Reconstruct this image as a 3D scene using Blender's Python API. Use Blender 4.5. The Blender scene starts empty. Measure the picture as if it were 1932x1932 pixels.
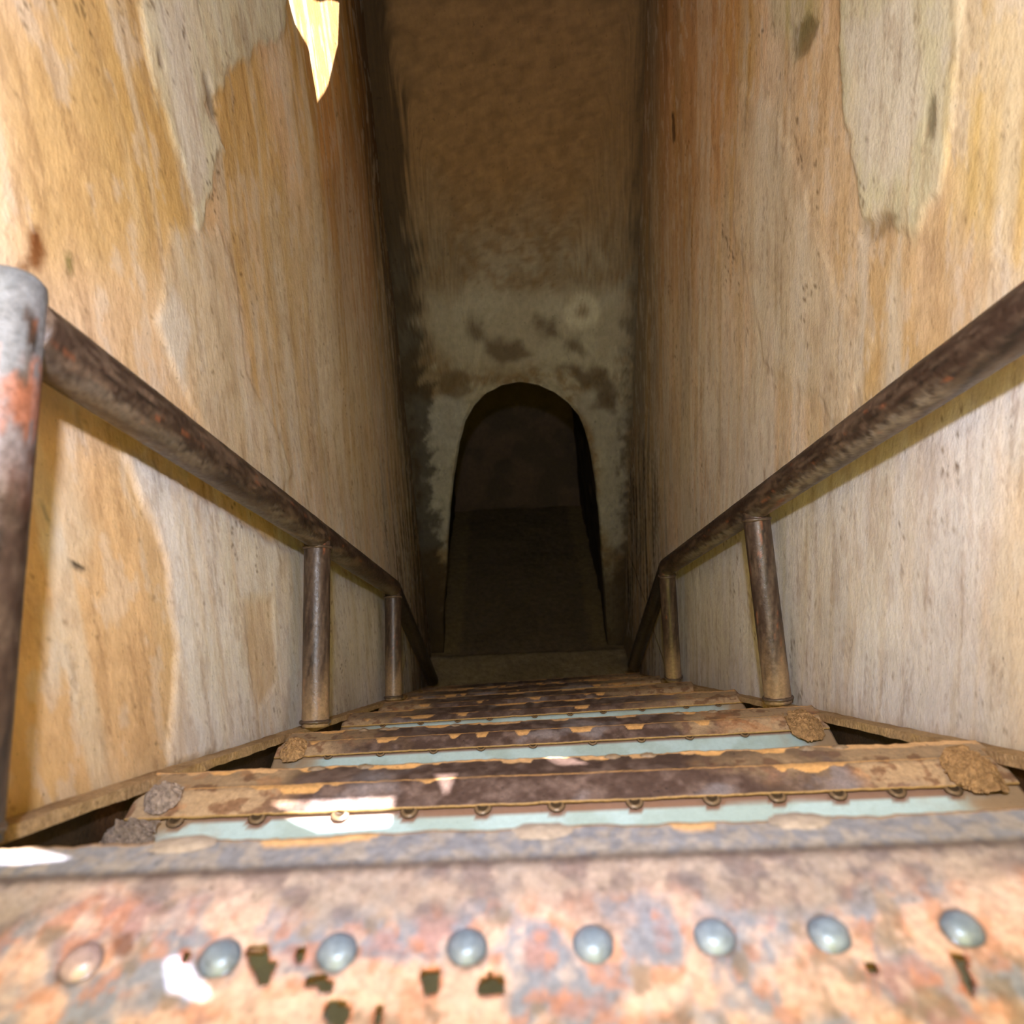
import bpy, math, random
import numpy as np
from mathutils import Vector, Matrix
random.seed(4); RNG = np.random.RandomState(7)
sc = bpy.context.scene
C = sc.collection

# ------------------------------------------------------------------ scale / frame
# lengths below are measured in shaft widths (one width = U metres) from the
# photographer's eye; x right, y forward, z up
U = 1.1
H = 2.5                       # eye height above the lower floor, in shaft widths
def W3(p): return (p[0]*U, p[1]*U, (p[2]+H)*U)

# ------------------------------------------------------------------ camera
PITCH = math.radians(27.0); ROLL = math.radians(2.35); FPX = 1417.0
Fv = np.array([0, math.cos(PITCH), -math.sin(PITCH)])
U0 = np.array([0, math.sin(PITCH), math.cos(PITCH)]); R0 = np.array([1., 0, 0])
Rv = math.cos(ROLL)*R0-math.sin(ROLL)*U0; Uv = math.sin(ROLL)*R0+math.cos(ROLL)*U0
cam = bpy.data.cameras.new('camera'); co = bpy.data.objects.new('camera', cam); C.objects.link(co)
co.matrix_world = Matrix(((Rv[0], Uv[0], -Fv[0], 0), (Rv[1], Uv[1], -Fv[1], 0), (Rv[2], Uv[2], -Fv[2], H*U), (0, 0, 0, 1)))
cam.sensor_width = 36; cam.lens = FPX/1932*36; cam.clip_start = 0.02; cam.clip_end = 60
cam.dof.use_dof = True; cam.dof.focus_distance = 1.75; cam.dof.aperture_fstop = 4.8
sc.camera = co
# a photographed pixel to a point on a plane (survey of where things stand)
def ray(x, y): return Fv+(x-966)/FPX*Rv-(y-966)/FPX*Uv
def onx(x, y, X): r = ray(x, y); return r*X/r[0]
def ony(x, y, Y): r = ray(x, y); return r*Y/r[1]
def onz(x, y, Z): r = ray(x, y); return r*Z/r[2]

# ------------------------------------------------------------------ light
w = bpy.data.worlds.new('hazy_sky'); sc.world = w; w.use_nodes = True
bg = w.node_tree.nodes['Background']
bg.inputs[0].default_value = (1.0, 0.84, 0.14, 1); bg.inputs[1].default_value = 4.3
SUN_T = np.array([-0.32, -0.20, -1.0]); SUN_T /= np.linalg.norm(SUN_T)     # direction of travel
sl = bpy.data.lights.new('sun', 'SUN'); sl.energy = 45; sl.angle = math.radians(0.4); sl.color = (1, .92, .88)
so = bpy.data.objects.new('sun', sl); C.objects.link(so)
so.rotation_euler = Vector((-SUN_T[0], -SUN_T[1], -SUN_T[2])).to_track_quat('Z', 'Y').to_euler()
so.location = (0, 0, 8)
# the flash gun held above the lens
fl = bpy.data.lights.new('camera_flash', 'SPOT'); fl.shadow_soft_size = .028; fl.spot_size = math.radians(124); fl.spot_blend = .8
fl.energy = 112.0; fl.color = (.86, .88, 1.10)
fo = bpy.data.objects.new('camera_flash', fl); C.objects.link(fo)
fp = .29*Uv-.15*Fv-.01*Rv
fo.location = W3(fp); fo.rotation_euler = Vector(tuple(-(Fv*.985+Uv*.10))).to_track_quat('Z', 'Y').to_euler()
sc.view_settings.view_transform = 'Standard'; sc.view_settings.look = 'None'
sc.view_settings.exposure = -0.08; sc.view_settings.gamma = 1.0; sc.view_settings.use_curve_mapping = False

# ------------------------------------------------------------------ noise + colour maths
_T = RNG.rand(256, 256)
def vn(x, y, s=0):
    x = np.asarray(x, float)+s*17.31+1000; y = np.asarray(y, float)+s*9.77+1000
    xi = np.floor(x).astype(int); yi = np.floor(y).astype(int); fx = x-xi; fy = y-yi
    fx = fx*fx*(3-2*fx); fy = fy*fy*(3-2*fy)
    a = _T[xi & 255, yi & 255]; b = _T[(xi+1) & 255, yi & 255]; c = _T[xi & 255, (yi+1) & 255]; d = _T[(xi+1) & 255, (yi+1) & 255]
    return (a*(1-fx)+b*fx)*(1-fy)+(c*(1-fx)+d*fx)*fy
def fbm(x, y, s=0, o=4, g=.5):
    t = 0; a = 1; n = 0
    for k in range(o):
        t = t+a*vn(x*2**k, y*2**k, s+k*3); n += a; a *= g
    return t/n
def ss(a, b, x):
    t = np.clip((x-a)/(b-a), 0, 1); return t*t*(3-2*t)
def lin(*c):
    c = np.array(c)/255.; return np.where(c <= .04045, c/12.92, ((c+.055)/1.055)**2.4)
def mixc(A, B, t):
    return A*(1-t[..., None])+B*t[..., None]
def sdf(px_, py_, poly):
    """signed distance to polygon, inside positive"""
    poly = np.array(poly, float); d = np.full(px_.shape, 1e9); ins = np.zeros(px_.shape, bool)
    n = len(poly)
    for i in range(n):
        a = poly[i]; b = poly[(i+1) % n]; e = b-a
        wx = px_-a[0]; wy = py_-a[1]
        t = np.clip((wx*e[0]+wy*e[1])/(e@e+1e-12), 0, 1)
        d = np.minimum(d, np.hypot(wx-e[0]*t, wy-e[1]*t))
        c = ((a[1] > py_) != (b[1] > py_)) & (px_ < (b[0]-a[0])*(py_-a[1])/((b[1]-a[1]) if abs(b[1]-a[1]) > 1e-9 else 1e-9)+a[0])
        ins ^= c
    return np.where(ins, d, -d)

# ------------------------------------------------------------------ materials
def material(name, rough=.85, spec=.3, bump=((60, .3, .004),), stretch=(1, 1, 1), var=.25, vscale=90, attr=True, base=(.2, .2, .2), metal=0.0, pits=0.0, pit_scale=70, tilt=None):
    m = bpy.data.materials.new(name); m.use_nodes = True; nt = m.node_tree; N = nt.nodes; L = nt.links
    b = N['Principled BSDF']; b.inputs['Metallic'].default_value = metal
    b.inputs['Specular IOR Level'].default_value = spec
    geo = N.new('ShaderNodeNewGeometry'); mp = N.new('ShaderNodeMapping'); mp.inputs['Scale'].default_value = stretch
    if tilt is not None: mp.vector_type = 'TEXTURE'; mp.inputs['Rotation'].default_value = (-tilt, 0, 0)
    L.new(geo.outputs['Position'], mp.inputs['Vector'])
    if attr:
        a = N.new('ShaderNodeAttribute'); a.attribute_name = 'Col'; colr = a.outputs['Color']
    else:
        a = N.new('ShaderNodeRGB'); a.outputs[0].default_value = (*base, 1); colr = a.outputs[0]
    n = N.new('ShaderNodeTexNoise'); n.inputs['Scale'].default_value = vscale; n.inputs['Detail'].default_value = 6; n.inputs['Roughness'].default_value = .65
    L.new(mp.outputs[0], n.inputs['Vector'])
    mr = N.new('ShaderNodeMapRange'); mr.inputs[1].default_value = .3; mr.inputs[2].default_value = .7; mr.inputs[3].default_value = 1-var; mr.inputs[4].default_value = 1+var*.7
    L.new(n.outputs['Fac'], mr.inputs[0])
    mx = N.new('ShaderNodeVectorMath'); mx.operation = 'SCALE'; L.new(colr, mx.inputs[0]); L.new(mr.outputs[0], mx.inputs['Scale'])
    out = mx.outputs[0]
    if pits > 0:
        v = N.new('ShaderNodeTexNoise'); v.inputs['Scale'].default_value = pit_scale; v.inputs['Detail'].default_value = 3
        L.new(mp.outputs[0], v.inputs['Vector'])
        r2 = N.new('ShaderNodeMapRange'); r2.inputs[1].default_value = .66; r2.inputs[2].default_value = .74; r2.inputs[3].default_value = 1; r2.inputs[4].default_value = 1-pits
        L.new(v.outputs['Fac'], r2.inputs[0])
        m2 = N.new('ShaderNodeVectorMath'); m2.operation = 'SCALE'; L.new(out, m2.inputs[0]); L.new(r2.outputs[0], m2.inputs['Scale']); out = m2.outputs[0]
    L.new(out, b.inputs['Base Color'])
    rr = N.new('ShaderNodeMapRange'); rr.inputs[1].default_value = .3; rr.inputs[2].default_value = .7; rr.inputs[3].default_value = rough-.12; rr.inputs[4].default_value = min(1, rough+.12)
    L.new(n.outputs['Fac'], rr.inputs[0]); L.new(rr.outputs[0], b.inputs['Roughness'])
    prev = None
    for (s, st, dist) in bump:
        q = N.new('ShaderNodeTexNoise'); q.inputs['Scale'].default_value = s; q.inputs['Detail'].default_value = 5; q.inputs['Roughness'].default_value = .6
        L.new(mp.outputs[0], q.inputs['Vector'])
        bp = N.new('ShaderNodeBump'); bp.inputs['Strength'].default_value = st; bp.inputs['Distance'].default_value = dist
        L.new(q.outputs['Fac'], bp.inputs['Height'])
        if prev: L.new(prev.outputs[0], bp.inputs['Normal'])
        prev = bp
    if prev: L.new(prev.outputs[0], b.inputs['Normal'])
    return m
M_plaster = material('weathered_plaster', .9, .15, ((30, .16, .008), (110, .38, .004), (300, .4, .0016)), (1, 1, 1.7), .09, 110, pits=.35, pit_scale=190, tilt=.3)
M_endwall = material('dirty_plaster', .9, .15, ((18, .5, .012), (80, .5, .004)), (1, 1, .8), .16, 40, pits=.3, pit_scale=60)
M_pipe = material('old_painted_pipe', .42, .5, ((70, .25, .003), (260, .3, .001)), (1, 1, 1), .35, 120)
M_plate = material('rusted_plate', .6, .4, ((60, .4, .003), (220, .4, .0015)), (1, 1, 1), .28, 150, pits=.4, pit_scale=130)
M_blue = material('pale_blue_steel', .38, .5, ((80, .15, .002),), (1, 1, 1), .08, 120)
M_rivet = material('worn_stud', .38, .6, ((150, .3, .001),), (1, 1, 1), .25, 160, metal=.25)
M_dirt = material('packed_dirt', .95, .1, ((120, .8, .004), (300, .6, .002)), (1, 1, 1), .4, 170)
M_floor = material('dirt_floor', .95, .1, ((25, .5, .01), (100, .5, .004)), (1, 1, 1), .3, 30, pits=.3, pit_scale=40)
M_under = material('dark_soil', .95, .1, ((30, .5, .02),), (1, 1, 1), .4, 25, attr=False, base=(.045, .042, .03))
M_gobo = material('gobo_boards', .9, .1, ((12, .3, .01),), (1, .1, 1), .3, 12, attr=False, base=(.16, .12, .08))  # for the added, unseen slab that shapes the sunlight

# ------------------------------------------------------------------ mesh helpers
def link(o, parent=None, **props):
    C.objects.link(o)
    if parent is not None: o.parent = parent
    for k, v in props.items(): o[k] = v
    return o
def mesh_obj(name, verts, faces, mat, col=None, parent=None, smooth=True, solid=0, **props):
    """verts in shaft widths"""
    v = np.array(verts, float).reshape(-1, 3).copy(); v[:, 2] += H; v *= U
    me = bpy.data.meshes.new(name)
    f = np.array(faces) if (isinstance(faces, np.ndarray) or len({len(q) for q in faces}) == 1) else None
    if f is not None and f.ndim == 2:
        me.vertices.add(len(v)); me.vertices.foreach_set('co', v.ravel())
        k = f.shape[1]; me.loops.add(f.size); me.loops.foreach_set('vertex_index', f.ravel().astype(np.int32))
        me.polygons.add(len(f)); me.polygons.foreach_set('loop_start', np.arange(0, f.size, k, dtype=np.int32))
        me.update(calc_edges=True)
    else:
        me.from_pydata([tuple(a) for a in v], [], [tuple(a) for a in faces])
    if col is not None:
        c = np.asarray(col, float)
        if c.ndim == 1: c = np.tile(c, (len(v), 1))
        c = np.hstack([c.reshape(-1, 3), np.ones((len(v), 1))])
        at = me.color_attributes.new('Col', 'FLOAT_COLOR', 'POINT'); at.data.foreach_set('color', c.ravel())
    me.materials.append(mat)
    if smooth: me.polygons.foreach_set('use_smooth', np.ones(len(me.polygons), bool))
    o = bpy.data.objects.new(name, me)
    if solid:
        md = o.modifiers.new('thickness', 'SOLIDIFY'); md.thickness = solid*U; md.offset = -1
    return link(o, parent, **props)
def grid_faces(nu, nv, keep=None, flip=False):
    i = np.arange(nu-1)[:, None]; j = np.arange(nv-1)[None, :]
    a = (i*nv+j); q = np.stack([a, a+nv, a+nv+1, a+1], -1)
    if flip: q = q[..., ::-1]
    if keep is not None: q = q[keep[:-1, :-1] & keep[1:, :-1] & keep[:-1, 1:] & keep[1:, 1:]]
    return q.reshape(-1, 4)
def box(x0, x1, y0, y1, z0, z1):
    v = [(x, y, z) for x in (x0, x1) for y in (y0, y1) for z in (z0, z1)]
    f = [(0, 1, 3, 2), (4, 6, 7, 5), (0, 4, 5, 1), (2, 3, 7, 6), (0, 2, 6, 4), (1, 5, 7, 3)]
    return v, f
def empty(name, loc, **props):
    o = bpy.data.objects.new(name, None); o.empty_display_size = .1
    o.location = W3(loc); link(o, None, **props); bpy.context.view_layer.update(); return o
def adopt(root):
    """children were modelled in place: keep them there"""
    for o in C.objects:
        if o.parent is root and o.type == 'MESH': o.matrix_parent_inverse = Matrix.Translation(-root.location)

# palette
WHITE = lin(220, 213, 200); GREYW = lin(205, 196, 174); TAN = lin(212, 184, 144); OCHRE = lin(202, 166, 104)
PEACH = lin(232, 200, 166); ORANGE = lin(192, 142, 88); UMBER = lin(58, 48, 34); GREEN = lin(176, 172, 122); BRN = lin(120, 84, 48)

# ------------------------------------------------------------------ side walls
YEND = 3.27; XL = -.455; XR = .56; ZF = -2.5; ZTOP = .62
def wallgrid():
    ys = [-1.4]
    while ys[-1] < YEND+.05:
        y = ys[-1]; ys.append(y+(.012 if y < .2 else min(.011, .0042+.0032*max(0, y-.4))))
    zs = np.concatenate([np.arange(ZF-.02, -1.9, .010), np.arange(-1.9, .70, .0062)])
    return np.meshgrid(np.array(ys), zs, indexing='ij')
def pw(X, pts): return [(onx(a, b, X)[1], onx(a, b, X)[2]) for a, b in pts]
def side_wall(name, X, sgn):
    Yr, Z = wallgrid(); S = 5 if sgn < 0 else 31
    Yt = Yr-(.30 if sgn > 0 else .22)*(np.minimum(Z, 0) if sgn < 0 else Z)      # the render runs down slightly towards the top landing
    Y = Yr
    warp_y = (fbm(Yt*9, Z*3, S, 4)-.5)*.12+(fbm(Yt*40, Z*18, S+2, 5, .65)-.5)*.055
    warp_z = (fbm(Yt*7, Z*4, S+4, 4)-.5)*.16
    streak = fbm(Yt*22, Z*1.6, S+6, 4); streak2 = fbm(Yt*60, Z*4, S+7, 3); big = fbm(Yt*2.2, Z*.9, S+8, 4); med = fbm(Yt*7, Z*2.6, S+9, 5)
    col = mixc(TAN*np.ones(Y.shape+(3,)), OCHRE, ss(.38, .62, big*.6+med*.4))
    col = mixc(col, GREYW, ss(.52, .68, streak*.55+med*.45)*.55)
    col = mixc(col, PEACH, ss(.55, .7, fbm(Y*5, Z*2, S+11, 4))*.5)
    relief = np.zeros(Y.shape)
    def patch(pts, colr, strength, soft=.012, wv=1., lift=0., mod=0.):
        nonlocal col, relief
        d = sdf(Y+warp_y*wv, Z+warp_z*wv, pw(X, pts))
        t = ss(-soft*1.6, soft*1.6, d)
        t2 = t*strength*(1-mod*ss(.45, .65, streak2*.5+med*.5))
        col = mixc(col, colr, t2); relief = relief+lift*ss(-.004, .004, d)
    if sgn < 0:
        patch([(-150, 150), (60, 190), (90, 470), (20, 560), (-150, 600)], PEACH, .8, .03)
        patch([(60, 150), (250, 60), (330, 400), (300, 560), (110, 520)], OCHRE, .75, .04)
        patch([(120, -60), (250, -60), (270, 60), (180, 120), (100, 60)], OCHRE, .6, .03)
        patch([(262, -80), (300, 180), (345, 320), (375, 440), (405, 360), (425, 240), (395, 170), (440, 110), (520, 70), (535, -80)], lin(214, 210, 184), .95, .006, .7, .0035, .3)
        patch([(300, 20), (330, 240), (365, 380), (395, 340), (380, 180), (350, 0)], WHITE, .8, .01, .5, .0, .2)
        patch([(540, -80), (585, 250), (620, 600), (700, 700), (725, 300), (700, -80)], ORANGE, .75, .05, .6, 0, .5)
        patch([(560, -80), (590, 150), (600, 330), (640, 300), (640, -80)], lin(224, 166, 100), .6, .03, .5)
        patch([(330, 440), (300, 640), (335, 725), (400, 830), (470, 930), (520, 960), (560, 900), (470, 700), (450, 520), (420, 430)], GREYW, .6, .012, .5, .003, .5)
        patch([(300, 620), (330, 550), (370, 640), (345, 730)], WHITE, .7, .006, .3, .004)
        patch([(500, 400), (560, 900), (640, 950), (700, 1000), (690, 700), (600, 380)], lin(186, 160, 112), .6, .04)
        patch([(420, 500), (500, 640), (560, 760), (520, 560), (470, 420)], OCHRE, .5, .03)
        patch([(330, 1440), (345, 1230), (325, 1060), (240, 850), (310, 900), (480, 1000), (600, 1050), (760, 1130), (780, 1330), (600, 1385)], lin(222, 220, 218), .9, .008, .35, .004, .35)
        patch([(466, 1140), (520, 1120), (530, 1300), (495, 1345), (475, 1260)], TAN, .75, .012, .3, -.002)
        patch([(90, 800), (200, 800), (240, 860), (320, 1100), (330, 1440), (-40, 1560), (20, 1100)], lin(214, 176, 128), .75, .03, .5, 0, .35)
        patch([(90, 1150), (130, 1130), (145, 1240), (110, 1300)], GREYW, .6, .012, .3)
        patch([(90, 900), (140, 850), (190, 1000), (160, 1080), (100, 1050)], GREYW, .5, .02, .4)
        patch([(82, 440), (100, 432), (112, 480), (95, 515), (78, 500)], lin(116, 66, 26), .95, .004, .25)
        patch([(55, 515), (75, 490), (78, 515), (62, 528)], lin(116, 66, 26), .9, .004, .2)
        patch([(140, 485), (150, 478), (154, 515), (146, 522)], lin(100, 96, 44), .85, .003, .1)
        patch([(96, 945), (102, 945), (116, 985), (112, 990)], lin(70, 58, 48), .9, .001, .02)
        patch([(150, 1055), (160, 1058), (178, 1072), (172, 1076), (154, 1066)], lin(50, 42, 34), .95, .001, .08)
        patch([(388, 130), (395, 135), (420, 215), (412, 220), (395, 170)], lin(84, 66, 42), .85, .002, .1, -.004)
        patch([(300, 90), (306, 92), (312, 130), (304, 128)], lin(84, 66, 42), .8, .002, .1, -.003)
    else:
        patch([(1560, -80), (1790, -80), (1800, 180), (1750, 340), (1700, 430), (1620, 400), (1580, 260)], lin(206, 202, 168), .9, .012, .8, .0035, .3)
        patch([(1590, 60), (1700, -50), (1720, 200), (1660, 380), (1610, 300)], WHITE, .55, .012, .5, 0, .3)
        patch([(1800, -80), (2100, -80), (2100, 560), (1900, 560), (1780, 400)], lin(208, 180, 112), .8, .04)
        patch([(1440, -80), (1540, -80), (1530, 60), (1490, 120), (1450, 60)], GREEN, .7, .02, .5, 0, .4)
        patch([(1240, -80), (1400, -80), (1380, 250), (1330, 560), (1240, 560)], ORANGE, .6, .05, .6, 0, .5)
        patch([(1390, 150), (1480, 260), (1560, 520), (1640, 640), (1560, 800), (1440, 700), (1380, 420)], GREYW, .6, .03, .6, .002, .4)
        patch([(1480, 60), (1510, 40), (1530, 60), (1515, 110), (1490, 120)], lin(96, 84, 44), .7, .006, .5, -.003)
        patch([(1730, 180), (1745, 180), (1742, 260), (1728, 250)], lin(96, 84, 54), .7, .004, .4, -.003)
        patch([(1600, 410), (1680, 400), (1650, 440), (1620, 450)], lin(120, 96, 56), .6, .006, .8, -.003)
        patch([(1261, 203), (1265, 206), (1267, 262), (1262, 270)], lin(84, 58, 30), .9, .003, .35)
        patch([(1230, 1060), (1440, 960), (1932, 660), (2300, 430), (2300, 1700), (1932, 1430), (1230, 1290)], lin(222, 221, 222), .85, .02, .3, .0, .25)
        patch([(1860, 900), (2200, 800), (2200, 1600), (1900, 1430), (1840, 1200)], lin(216, 180, 132), .65, .03, .6)
        patch([(1540, 800), (1700, 700), (1760, 760), (1640, 900)], lin(206, 190, 160), .5, .03)
    low = ss(.15, -.75, Z+(med-.5)*.5)*ss(.9, 1.5, Yr)
    col = mixc(col, mixc(GREYW*np.ones(Y.shape+(3,)), WHITE, ss(.4, .6, streak)), low*(.35+.5*ss(.4, .6, streak2*.5+med*.5)))
    soft = fbm(Yt*16, Z*1.3, S+40, 4); col = mixc(col, WHITE*np.array([.97, .96, .88]), ss(.52, .70, soft)*.45)
    # streaky dark brown towards the far corner and at the foot of the walls
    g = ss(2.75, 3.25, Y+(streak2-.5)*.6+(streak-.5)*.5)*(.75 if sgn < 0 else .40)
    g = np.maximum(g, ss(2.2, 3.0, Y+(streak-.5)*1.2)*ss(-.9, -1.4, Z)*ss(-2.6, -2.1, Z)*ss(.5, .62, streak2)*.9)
    col = mixc(col, UMBER, g)
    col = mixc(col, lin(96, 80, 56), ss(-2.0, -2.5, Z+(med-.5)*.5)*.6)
    far_shade = ss(2.0, 3.3, Yr+(med-.5)*.6+(streak-.5)*.5)  # light falloff with depth painted into the wall colour
    col = col*(1-far_shade*.38)[..., None]*(1-far_shade[..., None]*np.array([0, .05, .10]))
    mot = fbm(Yt*26, Z*18, S+33, 6, .65); col = col*(1+(mot-.5)*.26)[..., None]
    flake = fbm(Yt*38, Z*17, S+34, 4); col = mixc(col, WHITE*.95, ss(.60, .68, flake)*.30); col = mixc(col, BRN*1.4, ss(.40, .33, flake)*.18)
    # thin run marks
    fine = fbm(Yt*120, Z*9, S+15, 3); col = mixc(col, BRN, ss(.66, .76, fine)*.30)
    dots = fbm(Y*150, Z*60, S+16, 2); col = mixc(col, lin(110, 84, 50), ss(.84, .90, dots)*.5)
    ck = np.abs(fbm(Yt*15, Z*4.5, S+44, 5, .6)-.5); ckm = ss(.60, .70, fbm(Yt*6, Z*4, S+46, 3)); col = mixc(col, lin(104, 80, 50), ss(.007, .002, ck)*ckm*.75)
    relief = relief+(fbm(Y*2, Z*1.2, S+20, 3)-.5)*.020+(fbm(Yt*7, Z*5, S+23, 4)-.5)*.004+(fbm(Yt*30, Z*14, S+21, 3)-.5)*.0011+(fbm(Yt*90, Z*60, S+22, 2)-.5)*.0007
    relief = np.minimum(relief-.010, 0)
    if sgn < 0: relief = relief+.022*np.exp(-((Y-2.0)/.35)**2)*ss(-.8, .1, Z)
    Xa = X-sgn*relief
    v = np.stack([Xa, Y, Z], -1)
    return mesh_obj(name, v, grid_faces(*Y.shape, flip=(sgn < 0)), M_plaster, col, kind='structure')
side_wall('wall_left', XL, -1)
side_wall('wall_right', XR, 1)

# ------------------------------------------------------------------ far wall with the arched opening
ARCH_PX = [(836, 1222), (839, 1150), (843, 1080), (846, 1010), (851, 950), (858, 890), (867, 835), (878, 795), (895, 765), (918, 742), (948, 728), (980, 723), (1015, 728), (1045, 741), (1072, 762), (1092, 786), (1105, 815), (1115, 860), (1122, 905), (1129, 955), (1133, 1010), (1137, 1080), (1141, 1150), (1146, 1222)]
arch = np.array([ony(a, b, YEND)[[0, 2]] for a, b in ARCH_PX]); arch[0, 1] = ZF-.01; arch[-1, 1] = ZF-.01
def resample(p, n):
    d = np.r_[0, np.cumsum(np.hypot(*np.diff(p, axis=0).T))]; t = np.linspace(0, d[-1], n)
    return np.stack([np.interp(t, d, p[:, 0]), np.interp(t, d, p[:, 1])], -1)
def far_wall():
    NA, NR = 420, 150
    a = resample(arch, NA)
    k = np.arange(NA); a = a+np.stack([(fbm(k*.06, k*0, 50, 3)-.5)*.012, (fbm(k*.06, k*0, 53, 3)-.5)*.012], -1)
    # matching outer outline, same parameter by angle
    x0, x1, zt = XL-.02, XR+.02, ZTOP+.05
    c = np.array([.055, -1.55]); out = np.zeros_like(a)
    for i, p in enumerate(a):
        if p[1] < c[1]: out[i] = (x0 if p[0] < c[0] else x1, p[1])
        else:
            t = (i-np.argmax(a[:, 1] >= c[1]))/max(1, (a[:, 1] >= c[1]).sum()-1)
            ang = math.pi*(1-t); dx, dz = math.cos(ang), math.sin(ang)
            # ray from c to the rectangle
            tt = 1e9
            if dx < -1e-6: tt = min(tt, (x0-c[0])/dx)
            if dx > 1e-6: tt = min(tt, (x1-c[0])/dx)
            if dz > 1e-6: tt = min(tt, (zt-c[1])/dz)
            out[i] = c+np.array([dx, dz])*tt
    r = np.linspace(0, 1, NR)[None, :, None]**1.25
    G = a[:, None, :]*(1-r)+out[:, None, :]*r
    # pin the two top corners
    X = G[..., 0]; Z = G[..., 1]
    S = 70
    wx = (fbm(X*12, Z*12, S, 4)-.5)*.12; wz = (fbm(X*12, Z*12, S+3, 4)-.5)*.12
    med = fbm(X*8, Z*6, S+5, 5); fine = fbm(X*40, Z*34, S+6, 4); big = fbm(X*2.5, Z*2, S+7, 3)
    top = lin(142, 112, 76); mid = lin(134, 118, 96); pale = lin(168, 162, 148)
    col = mixc(top*np.ones(X.shape+(3,)), mid, ss(.0, -.55, Z+(med-.5)*.4))
    col = mixc(col, pale, ss(.45, .62, med)*ss(-.25, -.75, Z)*.75)
    col = mixc(col, lin(118, 92, 60), ss(.5, .66, fine)*.5)
    col = col*(1+(fbm(X*55, Z*55, S+12, 4)-.5)*.5)[..., None]
    def P(pts): return [tuple(ony(p, q, YEND)[[0, 2]]) for p, q in pts]
    def patch(pts, c, s, soft=.02, wv=.6):
        nonlocal col
        col = mixc(col, c, ss(-soft, soft, sdf(X+wx*wv, Z+wz*wv, P(pts)))*s)
    patch([(800, 560), (1180, 540), (1180, 640), (1150, 700), (1050, 690), (980, 700), (860, 690), (810, 640)], pale, .7, .05)
    patch([(785, 760), (860, 745), (880, 770), (860, 850), (845, 1030), (790, 1040), (790, 900)], lin(160, 158, 154), .8, .03)
    patch([(1085, 745), (1150, 720), (1185, 800), (1180, 1040), (1140, 1035), (1128, 860)], lin(156, 152, 144), .8, .03)
    dk = lin(80, 62, 42)
    for q in ([(872, 605), (915, 600), (918, 640), (890, 655)], [(920, 640), (985, 632), (990, 675), (950, 690), (915, 670)], [(1018, 600), (1052, 598), (1055, 630), (1022, 635)],
              [(1065, 640), (1100, 638), (1105, 668), (1072, 668)], [(1055, 695), (1120, 690), (1160, 730), (1140, 760), (1100, 730)], [(1120, 745), (1160, 740), (1150, 780), (1125, 775)]):
        patch(q, dk, .75, .03, .9)
    cen = ony(860, 725, YEND)[[0, 2]]; d = np.hypot(X-cen[0]+wx*.25, (Z-cen[1]+wz*.25)*.9)
    col = mixc(col, lin(96, 80, 58), ss(.085, .055, d)*.7)
    cen = ony(1100, 588, YEND)[[0, 2]]; d = np.hypot(X-cen[0]+wx*.2, Z-cen[1]+wz*.2)
    col = mixc(col, lin(206, 200, 182), ss(.09, .06, d)*ss(.02, .045, d)*.6); col = mixc(col, lin(120, 100, 72), ss(.035, .01, d)*.6)
    # flame-like soot along the left corner, thin grime on the right
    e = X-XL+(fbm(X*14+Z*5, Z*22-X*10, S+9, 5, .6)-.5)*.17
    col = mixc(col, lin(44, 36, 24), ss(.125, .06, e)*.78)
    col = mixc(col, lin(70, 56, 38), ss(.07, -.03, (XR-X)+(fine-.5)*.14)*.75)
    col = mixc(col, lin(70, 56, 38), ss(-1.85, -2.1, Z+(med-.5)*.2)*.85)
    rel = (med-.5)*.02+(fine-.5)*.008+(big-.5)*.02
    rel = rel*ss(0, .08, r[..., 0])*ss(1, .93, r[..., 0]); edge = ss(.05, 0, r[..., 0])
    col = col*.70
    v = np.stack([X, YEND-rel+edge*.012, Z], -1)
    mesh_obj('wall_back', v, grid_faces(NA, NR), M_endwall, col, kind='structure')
    # little corner fillers lie outside the side walls, so the outline may be loose there
    # reveal and the vaulted passage beyond
    ND = 60; dep = np.linspace(.004, 1.75, ND)
    A = a[:, None, :]*np.ones((1, ND, 1)); cx = .055
    spread = 1.004+.06*ss(.1, .4, dep)[None, :]
    X2 = cx+(A[..., 0]-cx)*spread; Z2 = np.minimum(A[..., 1]*1, A[..., 1]); Y2 = YEND+dep[None, :]*np.ones((NA, 1))
    n2 = (fbm(np.arange(NA)[:, None]*.05, Y2*9, 90, 4)-.5)
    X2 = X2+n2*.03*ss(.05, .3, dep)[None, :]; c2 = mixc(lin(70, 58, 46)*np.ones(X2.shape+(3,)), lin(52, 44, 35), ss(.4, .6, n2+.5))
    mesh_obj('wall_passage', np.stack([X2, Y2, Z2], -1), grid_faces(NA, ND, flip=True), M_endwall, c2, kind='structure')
    X3, Z3 = np.meshgrid(np.linspace(-.6, .75, 90), np.linspace(ZF-.02, -.9, 90), indexing='ij')
    n3 = fbm(X3*5, Z3*5, 95, 4)
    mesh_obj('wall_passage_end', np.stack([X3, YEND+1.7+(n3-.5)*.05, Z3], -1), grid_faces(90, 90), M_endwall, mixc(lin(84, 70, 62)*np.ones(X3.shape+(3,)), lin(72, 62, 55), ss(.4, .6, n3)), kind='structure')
far_wall()

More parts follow.
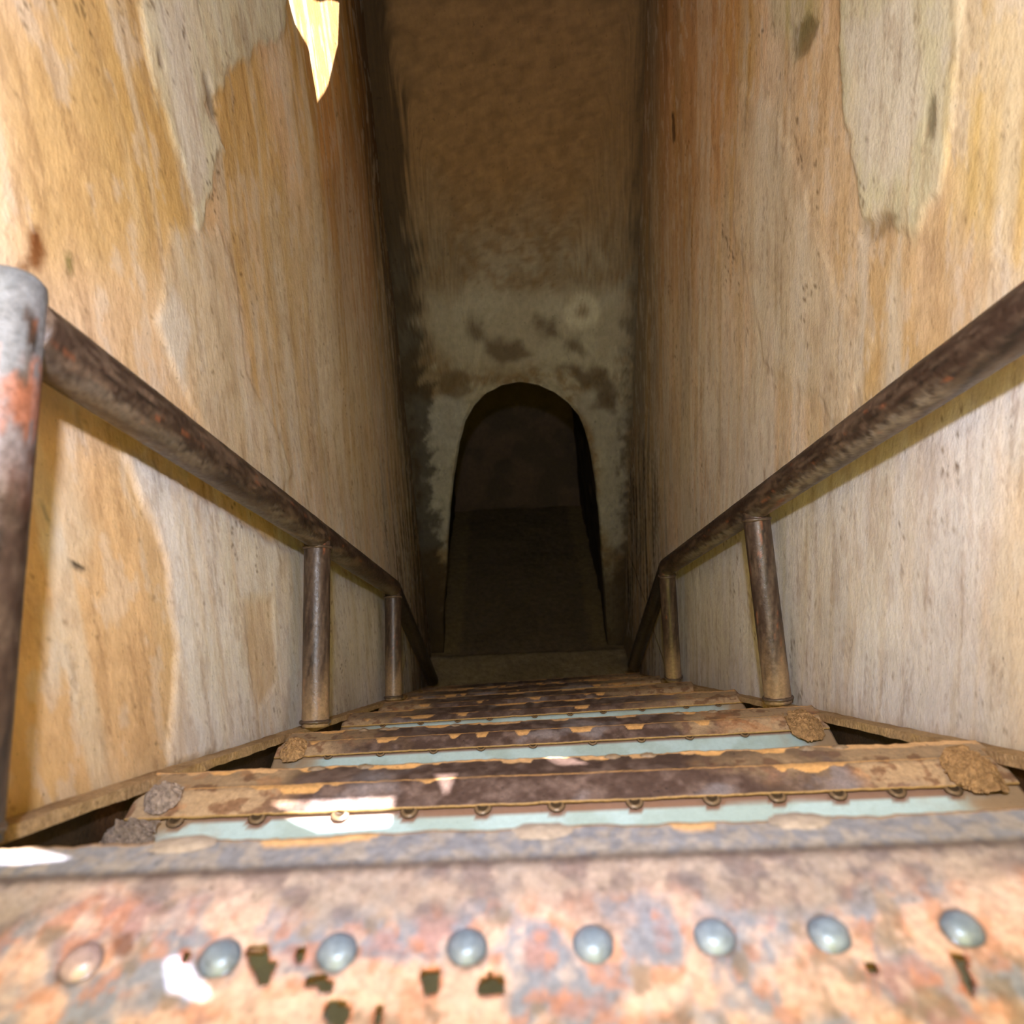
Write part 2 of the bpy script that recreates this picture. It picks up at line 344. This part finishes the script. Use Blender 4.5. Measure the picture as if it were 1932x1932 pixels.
# ------------------------------------------------------------------ floors
X, Y = np.meshgrid(np.linspace(-.65, .75, 140), np.linspace(-1.4, 5.05, 500), indexing='ij')
n = fbm(X*6, Y*6, 110, 5); n4 = fbm(X*30, Y*30, 112, 3)
band = ss(3.26, 3.22, Y+(n-.5)*.04)
c = mixc(lin(90, 78, 62)*np.ones(X.shape+(3,)), lin(118, 104, 82), band); c = mixc(c, c*.72, ss(.45, .65, n)*.5)
edge = ss(.13, .05, np.minimum(X+.40+(n4-.5)*.05, .50-X+(n4-.5)*.05))*ss(3.2, 3.3, Y)
c = mixc(c, lin(120, 104, 70), ss(.0, 1, edge)*.5)
mesh_obj('floor', np.stack([X, Y, ZF+(n-.5)*.02+(n4-.5)*.006+.018*ss(3.25, 3.21, Y)], -1), grid_faces(*X.shape), M_floor, c, kind='structure')
v, f = box(XL, XR, -1.4, -.06, -.60, -.445)
mesh_obj('floor_upper', v, f, M_under, smooth=False, kind='structure')

# ------------------------------------------------------------------ staircase
SL = .770
def zc(y): return -.93-SL*(y-1)                                    # mean line of the stringers
stair = empty('steel_staircase', (0, 2.9, ZF), label='rusty steel staircase with studded treads descending between the plaster walls', category='staircase')
BROWN = lin(98, 80, 72); DBROWN = lin(70, 54, 48); STAN = lin(176, 148, 116); RUST = lin(184, 112, 84); SALM = lin(192, 164, 160); STEEL = lin(126, 132, 156)
# nose y, nose z, top width, length of the bevelled lip, its drop, tilt
TR = [(.344, -.437, .36, .036, .013, -.004), (.623, -.652, .040, .040, .015, .0), (1.022, -.959, .036, .042, .0175, .016), (1.418, -1.263, .024, .045, .020, .026),
      (1.800, -1.558, .026, .045, .020, .032), (2.215, -1.878, .018, .045, .020, .036), (2.60, -2.175, .04, .045, .02, .038)]
XA, XB = -.437, .541
HOLES = [([(470, 1793), (500, 1790), (505, 1812), (518, 1822), (508, 1850), (492, 1852), (478, 1835)], 0), ([(575, 1850), (600, 1842), (625, 1855), (622, 1866), (600, 1858), (580, 1860)], 0),
         ([(797, 1832), (826, 1828), (830, 1855), (818, 1875), (800, 1868)], 0), ([(908, 1850), (925, 1840), (945, 1852), (942, 1872), (915, 1875), (904, 1868)], 0),
         ([(615, 1900), (640, 1893), (660, 1903), (655, 1922), (632, 1926), (616, 1915)], 0), ([(708, 1905), (720, 1902), (718, 1928), (706, 1926)], 0),
         ([(1795, 1797), (1828, 1800), (1822, 1825), (1840, 1850), (1832, 1868), (1815, 1862), (1818, 1835), (1800, 1812)], 0), ([(342, 1797), (352, 1795), (358, 1812), (348, 1818)], 0),
         ([(562, 1792), (572, 1792), (570, 1812), (563, 1808)], 0), ([(1638, 1820), (1652, 1818), (1655, 1826), (1640, 1828)], 0), ([(222, 1775), (240, 1772), (246, 1790), (232, 1800), (220, 1792)], 1)]
def P2(p, q, z): r = onz(p, q, z); return (r[0], r[1])
rivet_mesh = None
def rivet(parent, x, y, z, r=.0115, col=lin(150, 160, 166), hs=.75, ring=False):
    V = []; prof = [(1.25, 0), (1.12, .12), (1.0, .30), (.86, .52), (.62, .70), (.32, .78)]
    n = 20
    for (a, h) in prof:
        for k in range(n):
            t = 2*math.pi*k/n; V.append((x+a*r*math.cos(t)*(1+.10*(vn(math.cos(t)*2+x*99, math.sin(t)*2, 3)-.5)), y+a*r*math.sin(t)*(1+.10*(vn(math.cos(t)*2, math.sin(t)*2+x*77, 4)-.5)), z+(h if not ring or a > .6 else h-.55+.1*a)*r*hs))
    V.append((x, y, z+(.8 if not ring else .15)*r*hs))
    Fc = [(i*n+k, i*n+(k+1) % n, (i+1)*n+(k+1) % n, (i+1)*n+k) for i in range(len(prof)-1) for k in range(n)]+[((len(prof)-1)*n+k, (len(prof)-1)*n+(k+1) % n, len(prof)*n) for k in range(n)]
    cc = np.array([col*.35]*n+[col*.7]*n+([col]*(n*(len(prof)-2)+1) if not ring else [col*1.2]*n*2+[col*.3]*(2*n+1)))
    return mesh_obj('rivet', V, Fc, M_rivet, cc, parent)
for ti, (ny, nz, aw, lb, ld, tilt) in enumerate(TR):
    first = ti == 0
    # base plate: pale blue steel, brown towards the nosing
    depth = .36 if first else .30
    nx, nyy = (600, 240) if first else ((260, 60) if ti < 3 else (120, 24))
    X, Y = np.meshgrid(np.linspace(XA, XB, nx), np.linspace(ny-depth, ny+.012, nyy), indexing='ij')
    Zb = nz-.0065+tilt*X
    yb = ny-aw
    riv_x = [-.269, -.186, -.116, -.038, .038, .111, .18, .26, .345, -.35, .43] if first else ([-.379, -.29, -.20, -.125, -.045, .035, .12, .204, .275, .341, .405, .466] if ti == 1 else list(np.arange(-.34, .52, .0915)+RNG.uniform(-.01, .01, 10)))
    wavy = .003+.010*fbm(X*6, X*0, 130+ti, 3)*ss(-.30, .0, X)
    for rx in riv_x: wavy = np.maximum(wavy, .016*np.exp(-((X-rx)/.014)**2))
    if ti != 1: wavy = wavy*.25
    st = ss(-.0015, .0015, Y-(yb-wavy))
    blue = mixc(lin(176, 200, 204)*np.ones(X.shape+(3,)), lin(150, 168, 160), ss(.45, .65, fbm(X*20, Y*20, 140+ti, 4))*.5)
    colb = mixc(blue, lin(130, 88, 62), st*.9)
    endm = np.maximum(ss(.10, .02, X-XA+(fbm(X*30, Y*30, 150+ti, 3)-.5)*.10), ss(.10, .02, XB-X+(fbm(X*30, Y*30, 155+ti, 3)-.5)*.10))
    colb = mixc(colb, STAN*.8, endm)
    if ti > 3: colb = mixc(colb, STAN*.7, ss(.45, .55, fbm(X*7, Y*0, 160+ti, 3)))
    keepb = None
    if first:
        keepb = np.ones(X.shape, bool)
        for pts, shallow in HOLES:
            if not shallow: keepb &= sdf(X, Y, [P2(a, b, nz) for a, b in pts]) < -.004
    tread = mesh_obj('tread', np.stack([X, Y, Zb], -1), grid_faces(nx, nyy, keepb), M_blue, colb, stair, solid=.006)
    # nosing plate: top strip, bend, bevelled lip with a ragged, chipped edge
    nx2 = 700 if first else (520 if ti < 3 else 240); nt = 110 if first else (44 if ti < 3 else 24)
    L = aw+lb
    dd = (np.linspace(0, 1, nt)); x = np.linspace(XA+.002, XB-.002, nx2)
    X, D = np.meshgrid(x, dd, indexing='ij')
    rag = (fbm(X*30, X*0, 170+ti, 4)-.5)*.007+(fbm(X*140, X*0, 172+ti, 3)-.5)*.003
    chips = ss(.62, .70, fbm(X*17, X*0, 174+ti, 2))*.010
    D = D*(L+rag)
    Y = yb+D
    k = .006
    over = np.log1p(np.exp((D-aw)/k))*k
    Zt = nz+tilt*X-over*ld/lb
    rough = (fbm(X*90, Y*90, 180+ti, 3)-.5)*.0018+(fbm(X*30, Y*30, 183+ti, 3)-.5)*.0016
    Zt = Zt+rough
    n1 = fbm(X*14, Y*14, 190+ti, 5); n2 = fbm(X*60, Y*60, 193+ti, 4); n3 = fbm(X*32, Y*32, 196+ti, 4)
    bend = ss(.008, 0, np.abs(D-aw))
    if first:
        col = mixc(SALM*np.ones(X.shape+(3,)), STEEL, ss(.46, .58, n1*.35+n3*.65))
        col = mixc(col, RUST, ss(.62, .74, n3)*.4); col = mixc(col, lin(178, 120, 96), ss(.54, .64, fbm(X*85, Y*85, 193, 4))*.55)
        col = mixc(col, lin(202, 184, 186), ss(.56, .66, fbm(X*70, Y*70, 224, 4))*.4)
        col = mixc(col, lin(120, 106, 98), ss(.60, .72, fbm(X*50, Y*50, 222, 4))*.7)
        g = ss(aw-.050, aw-.020, D+(n1-.5)*.07)                       # greyer and cleaner towards the nose
        g = np.maximum(g, ss(.10, .17, X-.0+(n1-.5)*.14)*.0)
        col = mixc(col, mixc(lin(112, 102, 106)*np.ones(X.shape+(3,)), lin(146, 134, 132), ss(.4, .6, n2)), g*.9)
        lip = ss(-.001, .002, D-aw)
        col = mixc(col, mixc(lin(122, 124, 136)*np.ones(X.shape+(3,)), lin(144, 138, 138), ss(.40, .65, fbm(X*130, Y*130, 226, 4))), lip)
        for rx in riv_x: col = mixc(col, lin(66, 56, 54), ss(.0145, .0105, np.hypot(X-rx, Y-.2835)+(n2-.5)*.006)*.8)
        keep = np.ones(X.shape, bool)
        yy = Y; holes = []
        for pts, shallow in HOLES:
            d = sdf(X, yy, [P2(a, b, nz) for a, b in pts])+(n2-.5)*.004
            if not shallow: keep &= d < 0
            col = mixc(col, lin(150, 80, 46) if not shallow else lin(96, 56, 40), ss(-.004, 0, d)*.8)
    else:
        col = mixc(DBROWN*1.25*np.ones(X.shape+(3,)), lin(134, 114, 106), ss(.40, .70, n2*.7+n1*.3)*.6)
        tanm = np.maximum(ss(.20, .08, X-XA+(n1-.5)*.26), ss(.30, .14, XB-X+(n1-.5)*.30))
        tcol = mixc(STAN*np.ones(X.shape+(3,)), lin(120, 84, 60), ss(.52, .64, n2)*.8)
        tcol = mixc(tcol, lin(190, 130, 84), ss(.60, .68, n3)*.35)
        col = mixc(col, tcol, tanm)
        col = mixc(col, lin(170, 168, 176), ss(.60, .76, n1)*.30*(1-tanm))
        keep = np.ones(X.shape, bool)
        lipn = ss(0, .004, D-aw); col = mixc(col, col*.72, lipn)
        # paint chips hanging at the bend and at the lip
        for edge_d, amp in ((aw+.001, .014), (aw+lb-.002, .010)):
            h = amp*ss(.60, .72, fbm(X*20, X*0, 230+ti+edge_d*50, 3))+.0009
            m = ss(-.0006, .0006, (D-(edge_d-h)))*ss(.0006, -.0006, D-(edge_d+.0008))
            col = mixc(col, lin(220, 170, 108), m*.9)
    col = mixc(col, lin(52, 38, 34), bend*(.75 if first else .35))
    # bright bare edge at the very lip and at the rear edge of the plate
    le = ss(.0032, .0018, (L+rag)-D+(0 if not first else -.0005)); ch = ss(.0015, 0, ((L+rag)-D)-chips)
    col = mixc(col, lin(204, 164, 118), np.maximum(le, ch*.9))
    col = mixc(col, lin(166, 132, 80), ss(.0016, .0006, D)*(0 if first else 1))
    nosing = mesh_obj('nosing', np.stack([X, Y, Zt], -1), grid_faces(nx2, nt, keep), M_plate, col, tread, solid=.0035)
    # studs
    for i, rx in enumerate(riv_x):
        if first:
            c0 = lin(176, 158, 172) if i == 0 else lin(132, 152, 184)*RNG.uniform(.75, 1.0)
            rivet(tread, rx, .2835+RNG.uniform(-.001, .001), nz+tilt*rx+.0005, .0098, c0)
        else:
            rivet(tread, rx, yb-.0015 if ti == 1 else yb, nz+tilt*rx-.003, .0080 if ti == 1 else .0065, lin(112, 92, 70), .38, True)
    # weld scabs under the studs on the lip of the top step and small ones further down
    if ti < 3:
        for rx in ([-.245, .012, .196] if first else list(RNG.uniform(-.33, .40, 6))):
            n0 = 26; V = []; Fc = []
            for a in range(9):
                for b in range(n0):
                    t = 2*math.pi*b/n0; rr = a/8; q = 1+.18*(vn(math.cos(t)*3+rx*90, math.sin(t)*3, 7)-.5)*2
                    w_ = .022 if first else .010
                    xx = rx+w_*rr*q*math.cos(t); yy = ny+lb*.86+(.011 if first else .006)*rr*q*math.sin(t)
                    zz = nz+tilt*xx-(yy-ny)*ld/lb+.0035*(1-rr**2)*(1+.5*(vn(xx*300, yy*300, 9)-.5))+.0004
                    V.append((xx, yy, zz))
            Fc = [(a*n0+b, a*n0+(b+1) % n0, (a+1)*n0+(b+1) % n0, (a+1)*n0+b) for a in range(8) for b in range(n0)]
            mesh_obj('weld_scab', V, Fc, M_plate, lin(150, 138, 130) if first else lin(126, 106, 84), tread)
# stringers: channel plates hugging the walls
def stringer(X0, X1, p0, sl, yend):
    ny_ = 500; ys = np.linspace(-.10, yend, ny_); e = np.array([-SL, -1.])/math.hypot(1, SL)     # across the slope, downwards
    k = np.arange(ny_)
    prof = [(0, 0), (1, 0), (1, .012), (.30, .014), (.30, .15), (0, .15)]                       # (across, down): narrow top flange, then web
    V = []; Cc = []
    for i, y in enumerate(ys):
        z = p0[1]-sl*(y-p0[0])
        for j, (a, d) in enumerate(prof):
            jag = (vn(y*60, j, 5)-.5)*.0035 if j in (1, 2) else 0
            jz = (vn(y*45, j*3, 8)-.5)*.002
            V.append((X0+(X1-X0)*a+jag, y+e[0]*d, z+e[1]*d+jz))
            t = fbm(np.array(y*20.), np.array(j*.7), 12, 4)
            base = lin(176, 148, 112) if j in (0, 1, 2) else lin(52, 42, 30)  # web colour carries dirt plus the shade under the flange
            Cc.append(base*(1-.5*ss(.5, .7, t))+lin(112, 78, 50)*.4*ss(.5, .7, t))
    np_ = len(prof)
    F_ = [(i*np_+j, (i+1)*np_+j, (i+1)*np_+(j+1) % np_, i*np_+(j+1) % np_) for i in range(ny_-1) for j in range(np_)]
    F_ += [tuple(range(np_)), tuple((ny_-1)*np_+j for j in reversed(range(np_)))]
    me = [tuple(a) for a in F_]
    return mesh_obj('stringer', V, me, M_dirt, np.array(Cc), stair, smooth=False)
LS = ((.468, -.517), .782); RS = ((.615, -.639), .762)
stringer(XL+.0015, XL+.030, LS[0], LS[1], 2.97)
stringer(XR-.0015, XR-.030, RS[0], RS[1], 2.99)
adopt(stair)

# ------------------------------------------------------------------ handrails
def tube(name, a, b, r, parent, seed=1, nl=None, na=40, cap=True, tint=None, ends=(0, 0)):
    a = np.array(a, float); b = np.array(b, float); L = np.linalg.norm(b-a); d = (b-a)/L
    nl = nl or max(8, int(L/.006)); s = np.cross(d, [1, 0, 0]) if abs(d[0]) < .9 else np.cross(d, [0, 1, 0]); s /= np.linalg.norm(s); t = np.cross(d, s)
    ls = np.linspace(0, L, nl); an = np.arange(na)/na*2*math.pi
    Lg, A = np.meshgrid(ls, an, indexing='ij')
    ca, sa = np.cos(A), np.sin(A)
    rr = r*(1+(fbm(Lg*40, ca*2+sa*1.3, seed, 3)-.5)*.03)
    if ends[0]:                                                      # rounded end
        q = np.clip(1-Lg/(r*.55), 0, 1); rr = rr*np.sqrt(np.clip(1-q*q*.92, 0, 1))
    if ends[1]:
        q = np.clip(1-(L-Lg)/(r*.55), 0, 1); rr = rr*np.sqrt(np.clip(1-q*q*.92, 0, 1))
    V = a+Lg[..., None]*d+(rr*ca)[..., None]*s+(rr*sa)[..., None]*t
    u = ca*1.1+3; w_ = sa*1.1+5
    m1 = fbm(Lg*14+w_*2, u*2+Lg*3, seed+3, 5); m2 = fbm(Lg*50+w_*7, u*9, seed+5, 4); m3 = fbm(Lg*25+w_*3, u*5, seed+9, 4)
    col = mixc(lin(58, 43, 35)*np.ones(V.shape), lin(102, 86, 72), ss(.40, .70, m2*.6+m1*.4)*.7)
    col = mixc(col, lin(30, 24, 20), ss(.64, .76, m3)*.7)
    col = mixc(col, lin(140, 84, 56), ss(.74, .82, fbm(Lg*22+w_*4, u*6, seed+11, 4))*.7)
    if tint: col = tint(col, V, Lg, L, ca, sa, m1, m2)
    f = []; idx = np.arange(nl*na).reshape(nl, na)
    q = np.stack([idx[:-1], np.roll(idx, -1, 1)[:-1], np.roll(idx, -1, 1)[1:], idx[1:]], -1).reshape(-1, 4)
    faces = [tuple(x) for x in q.tolist()]+[tuple(idx[0][::-1].tolist()), tuple(idx[-1].tolist())]
    return mesh_obj(name, V, faces, M_pipe, col, parent)
def bead(parent, c, axis, R, r=.004, sx=1., seed=0):
    axis = np.array(axis, float); axis /= np.linalg.norm(axis); s = np.cross(axis, [1, 0, 0]); s /= np.linalg.norm(s); t = np.cross(axis, s)
    V = []; n1_, n2_ = 40, 8
    for i in range(n1_):
        A = 2*math.pi*i/n1_; k = r*(1+.5*(vn(i*.9, seed*1., 4)-.5))
        for j in range(n2_):
            B = 2*math.pi*j/n2_
            V.append(np.array(c)+(math.cos(A)*s+math.sin(A)*t)*(R+k*math.cos(B))+axis*k*math.sin(B))
    Fc = [(i*n2_+j, ((i+1) % n1_)*n2_+j, ((i+1) % n1_)*n2_+(j+1) % n2_, i*n2_+(j+1) % n2_) for i in range(n1_) for j in range(n2_)]
    return mesh_obj('weld_bead', V, Fc, M_pipe, lin(84, 68, 56), parent)
def dusty(col, V, Lg, L, ca, sa, m1, m2):                             # sandy dirt at the foot of a post
    return mixc(col, lin(150, 124, 96), ss(.16, .02, Lg+(m1-.5)*.16)*.85)
def near_post(col, V, Lg, L, ca, sa, m1, m2):                         # blue-grey sky and flash sheen painted on, plus an orange rust patch
    g = ss(.15, .8, ss(L-.24, L-.10, Lg)+(m2-.5)*.5)*ss(.38, .5, m1+.12)
    col = mixc(col, lin(118, 122, 126), np.clip(g, 0, 1)*.8)
    d = np.abs(Lg-(L-.115))+(m2-.5)*.09
    col = mixc(col, lin(150, 92, 66), ss(.035, .015, d)*.75)
    return mixc(col, lin(120, 78, 62), ss(.05, .02, np.abs(Lg-(L-.165))+(m1-.5)*.08)*.25)
def rail_rust(col, V, Lg, L, ca, sa, m1, m2):
    col = mixc(col, lin(120, 98, 82), ss(.56, .70, m1)*.45)
    side = np.sign(V[..., 0].mean()); st = ca*.88+sa*side*.47                 # worn, rubbed stripe on the lower inner face
    rub = ss(.92, 1.02, st+(fbm(Lg*110+w0(ca, sa), ca*5, 17, 4)-.5)*.26)*ss(.38, .62, fbm(Lg*4.5, Lg*0, 21+side, 2)+.04)
    return mixc(col, lin(140, 128, 116), rub*(.75 if side > 0 else .45))
def w0(ca, sa): return ca*3+sa*5
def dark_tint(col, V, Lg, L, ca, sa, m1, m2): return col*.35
perp = np.array([0, .616, .788])
R_ = .029
def handrail(tag_, xr, top0, topb, end, posts, lab, near, seed):
    root = empty('handrail', (xr, end[1], end[2]), label=lab, category='handrail')
    tube('rail', (xr, *top0), (xr, *topb), R_, root, seed, tint=rail_rust, ends=(0, 1))
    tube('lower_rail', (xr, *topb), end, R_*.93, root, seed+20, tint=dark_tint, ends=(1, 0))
    for i, (bt, tp) in enumerate(posts):
        tube('post', bt, tp, R_*(1.02 if i == 0 else .93), root, seed+40+i*7, tint=near_post if (i == 0 and near) else dusty, ends=(0, 1))
        ax = np.array(tp)-np.array(bt); ax = ax/np.linalg.norm(ax)
        if i: bead(root, np.array(tp)-ax*.030, ax, R_*.93, .0035, seed=i)
        bead(root, np.array(bt)+ax*.010, ax, R_*.95, .004, seed=i+5)
    adopt(root); return root
def lz(y): return LS[0][1]-LS[1]*(y-LS[0][0])
def rz(y): return RS[0][1]-RS[1]*(y-RS[0][0])
XLR = -.410; XRR = .505
handrail('l', XLR, (.645, -.134), (2.144, -1.362), (XLR, 2.835, lz(2.835)+.040),
         [((XLR-.006, .385, lz(.385)+.001), (XLR-.006, .666, -.092)), ((XLR, 1.150, lz(1.150)+.001), (XLR, 1.392, -.742)), ((XLR, 1.905, lz(1.905)+.001), (XLR, 2.140, -1.360))],
         'brown tubular steel handrail along the left wall, with blue-grey sheen painted on the near post', True, 3)
handrail('r', XRR, (.395, .085), (2.125, -1.311), (XRR, 2.622, rz(2.622)+.055),
         [((XRR+.02, .170, rz(.170)+.006), (XRR, .450, .041)), ((XRR+.025, 1.185, rz(1.185)+.006), (XRR, 1.388, -.715)), ((XRR+.022, 2.01, rz(2.01)+.012), (XRR, 2.128, -1.311))],
         'brown tubular steel handrail along the right wall, running out of frame', False, 103)

# ------------------------------------------------------------------ dirt caught at the ends of the treads
def dirt(x, y, z, rx, ry, h, seed, col, lab, n=700):
    V = []; Fc = []; Cc = []; RRs = []; rs = np.random.RandomState(seed)
    N = 40; 
    for i in range(N):
        for j in range(N):
            a, b = i/(N-1)*2-1, j/(N-1)*2-1
            rr = math.hypot(a, b); rr *= 1+.9*(fbm(np.array(math.atan2(b, a)*1.6+9), np.array(rr*2.), seed+5, 3)-.5); hh = max(0, 1-rr**1.6); RRs.append(rr)
            nn = fbm(np.array(a*6.), np.array(b*6.), seed, 4)
            V.append((x+a*rx, y+b*ry, z+.0028+h*hh*(.4+1.1*nn))); Cc.append(col*(.45+.9*nn))
    Fc = [(i*N+j, (i+1)*N+j, (i+1)*N+j+1, i*N+j+1) for i in range(N-1) for j in range(N-1) if max(RRs[i*N+j], RRs[(i+1)*N+j], RRs[(i+1)*N+j+1], RRs[i*N+j+1]) < 1.06]
    for _ in range(n):                                                # grains
        a = rs.uniform(0, 2*math.pi); q = math.sqrt(rs.rand())*.95; gx = math.cos(a)*q; gy = math.sin(a)*q
        hh = h*max(0, 1-q**1.6)*.85; s = rs.uniform(.0008, .0026)*(1.4 if rs.rand() < .12 else 1)
        c0 = (x+gx*rx, y+gy*ry, z+hh+s*.3); b0 = len(V)
        for dv in ((1, 0, 0), (-1, 0, 0), (0, 1, 0), (0, -1, 0), (0, 0, 1), (0, 0, -1)):
            V.append(tuple(c0[k]+dv[k]*s*rs.uniform(.7, 1.3) for k in range(3))); Cc.append(col*rs.uniform(.5, 1.5))
        for t in ((0, 2, 4), (2, 1, 4), (1, 3, 4), (3, 0, 4), (2, 0, 5), (1, 2, 5), (3, 1, 5), (0, 3, 5)): Fc.append(tuple(b0+k for k in t))
    return mesh_obj('dirt_pile', V, Fc, M_dirt, np.array(Cc), None, smooth=False, kind='stuff', label=lab, category='dirt')
GR = lin(150, 134, 122); SD = lin(176, 140, 98)
dirt(-.400, .606, -.650, .019, .022, .018, 41, GR, 'gravelly grey dirt lump on the left end of the second tread', 900)
dirt(-.402, .996, -.963, .022, .028, .012, 42, SD, 'sandy dirt heaped on the left end of the third tread', 600)
dirt(.494, .600, -.650, .030, .034, .012, 43, SD*.8, 'crumbling sandy dirt on the right end of the second tread', 900)
dirt(.496, .990, -.947, .030, .040, .010, 44, SD*.8, 'pitted brown dirt on the right end of the third tread', 800)
dirt(-.415, .552, -.652, .028, .026, .026, 45, GR*.8, 'dark dirt behind the gravelly lump by the left wall, nearest of all', 600)

# ------------------------------------------------------------------ roof slab added out of view, its gaps cut to throw sun patches
def gobo_roof():
    zc_ = ZTOP
    def back(P): P = np.array(P); t = (zc_-P[2])/(-SUN_T[2]); Q = P-SUN_T*t; return (Q[0], Q[1])
    T1, T2, T3 = TR[0], TR[1], TR[2]
    holes = []
    holes.append([back(onz(a, b, -.443)) for a, b in [(-30, 1590), (60, 1588), (140, 1622), (80, 1632), (-30, 1634)]])
    holes.append([back(onz(a, b, -.437)) for a, b in [(308, 1812), (340, 1808), (372, 1840), (400, 1880), (385, 1895), (345, 1878), (318, 1872)]])
    holes.append([back(onz(a, b, -.658)) for a, b in [(505, 1522), (745, 1512), (735, 1558), (600, 1568), (560, 1552)]])
    holes.append([back(onz(a, b, -.655)) for a, b in [(818, 1458), (862, 1456), (840, 1510)]])
    holes.append([back(onz(a, b, -.665)) for a, b in [(1022, 1420), (1058, 1420), (1112, 1450), (1052, 1454)]])
    holes.append([back(onz(a, b, -.965)) for a, b in [(1176, 1386), (1216, 1384), (1206, 1402), (1184, 1406)]])
    holes.append([back(onx(a, b, XL+.02)) for a, b in [(540, -60), (652, -60), (648, 30), (630, 105), (604, 165), (588, 70), (560, 20)]])
    cu = bpy.data.curves.new('gobo_slab', 'CURVE'); cu.dimensions = '2D'; cu.fill_mode = 'BOTH'; cu.extrude = .004
    def spl(p):
        s = cu.splines.new('POLY'); s.points.add(len(p)-1); s.use_cyclic_u = True
        for i, (x_, y_) in enumerate(p): s.points[i].co = (x_*U, y_*U, 0, 1)
    spl([(-.9, GOBO_Y), (1.0, GOBO_Y), (1.0, 5.5), (-.9, 5.5)])
    for h_ in holes:
        print('hole', [(round(a, 3), round(b, 3)) for a, b in h_]); spl(h_)
    tmp = bpy.data.objects.new('tmp', cu); C.objects.link(tmp); bpy.context.view_layer.update()
    me = bpy.data.meshes.new_from_object(tmp.evaluated_get(bpy.context.evaluated_depsgraph_get()))
    bpy.data.objects.remove(tmp); me.name = 'gobo_slab'; me.materials.clear(); me.materials.append(M_gobo)
    o = bpy.data.objects.new('gobo_slab', me); o.location = (0, 0, (zc_+H)*U); link(o, None, kind='structure')
GOBO_Y = .22
gobo_roof()
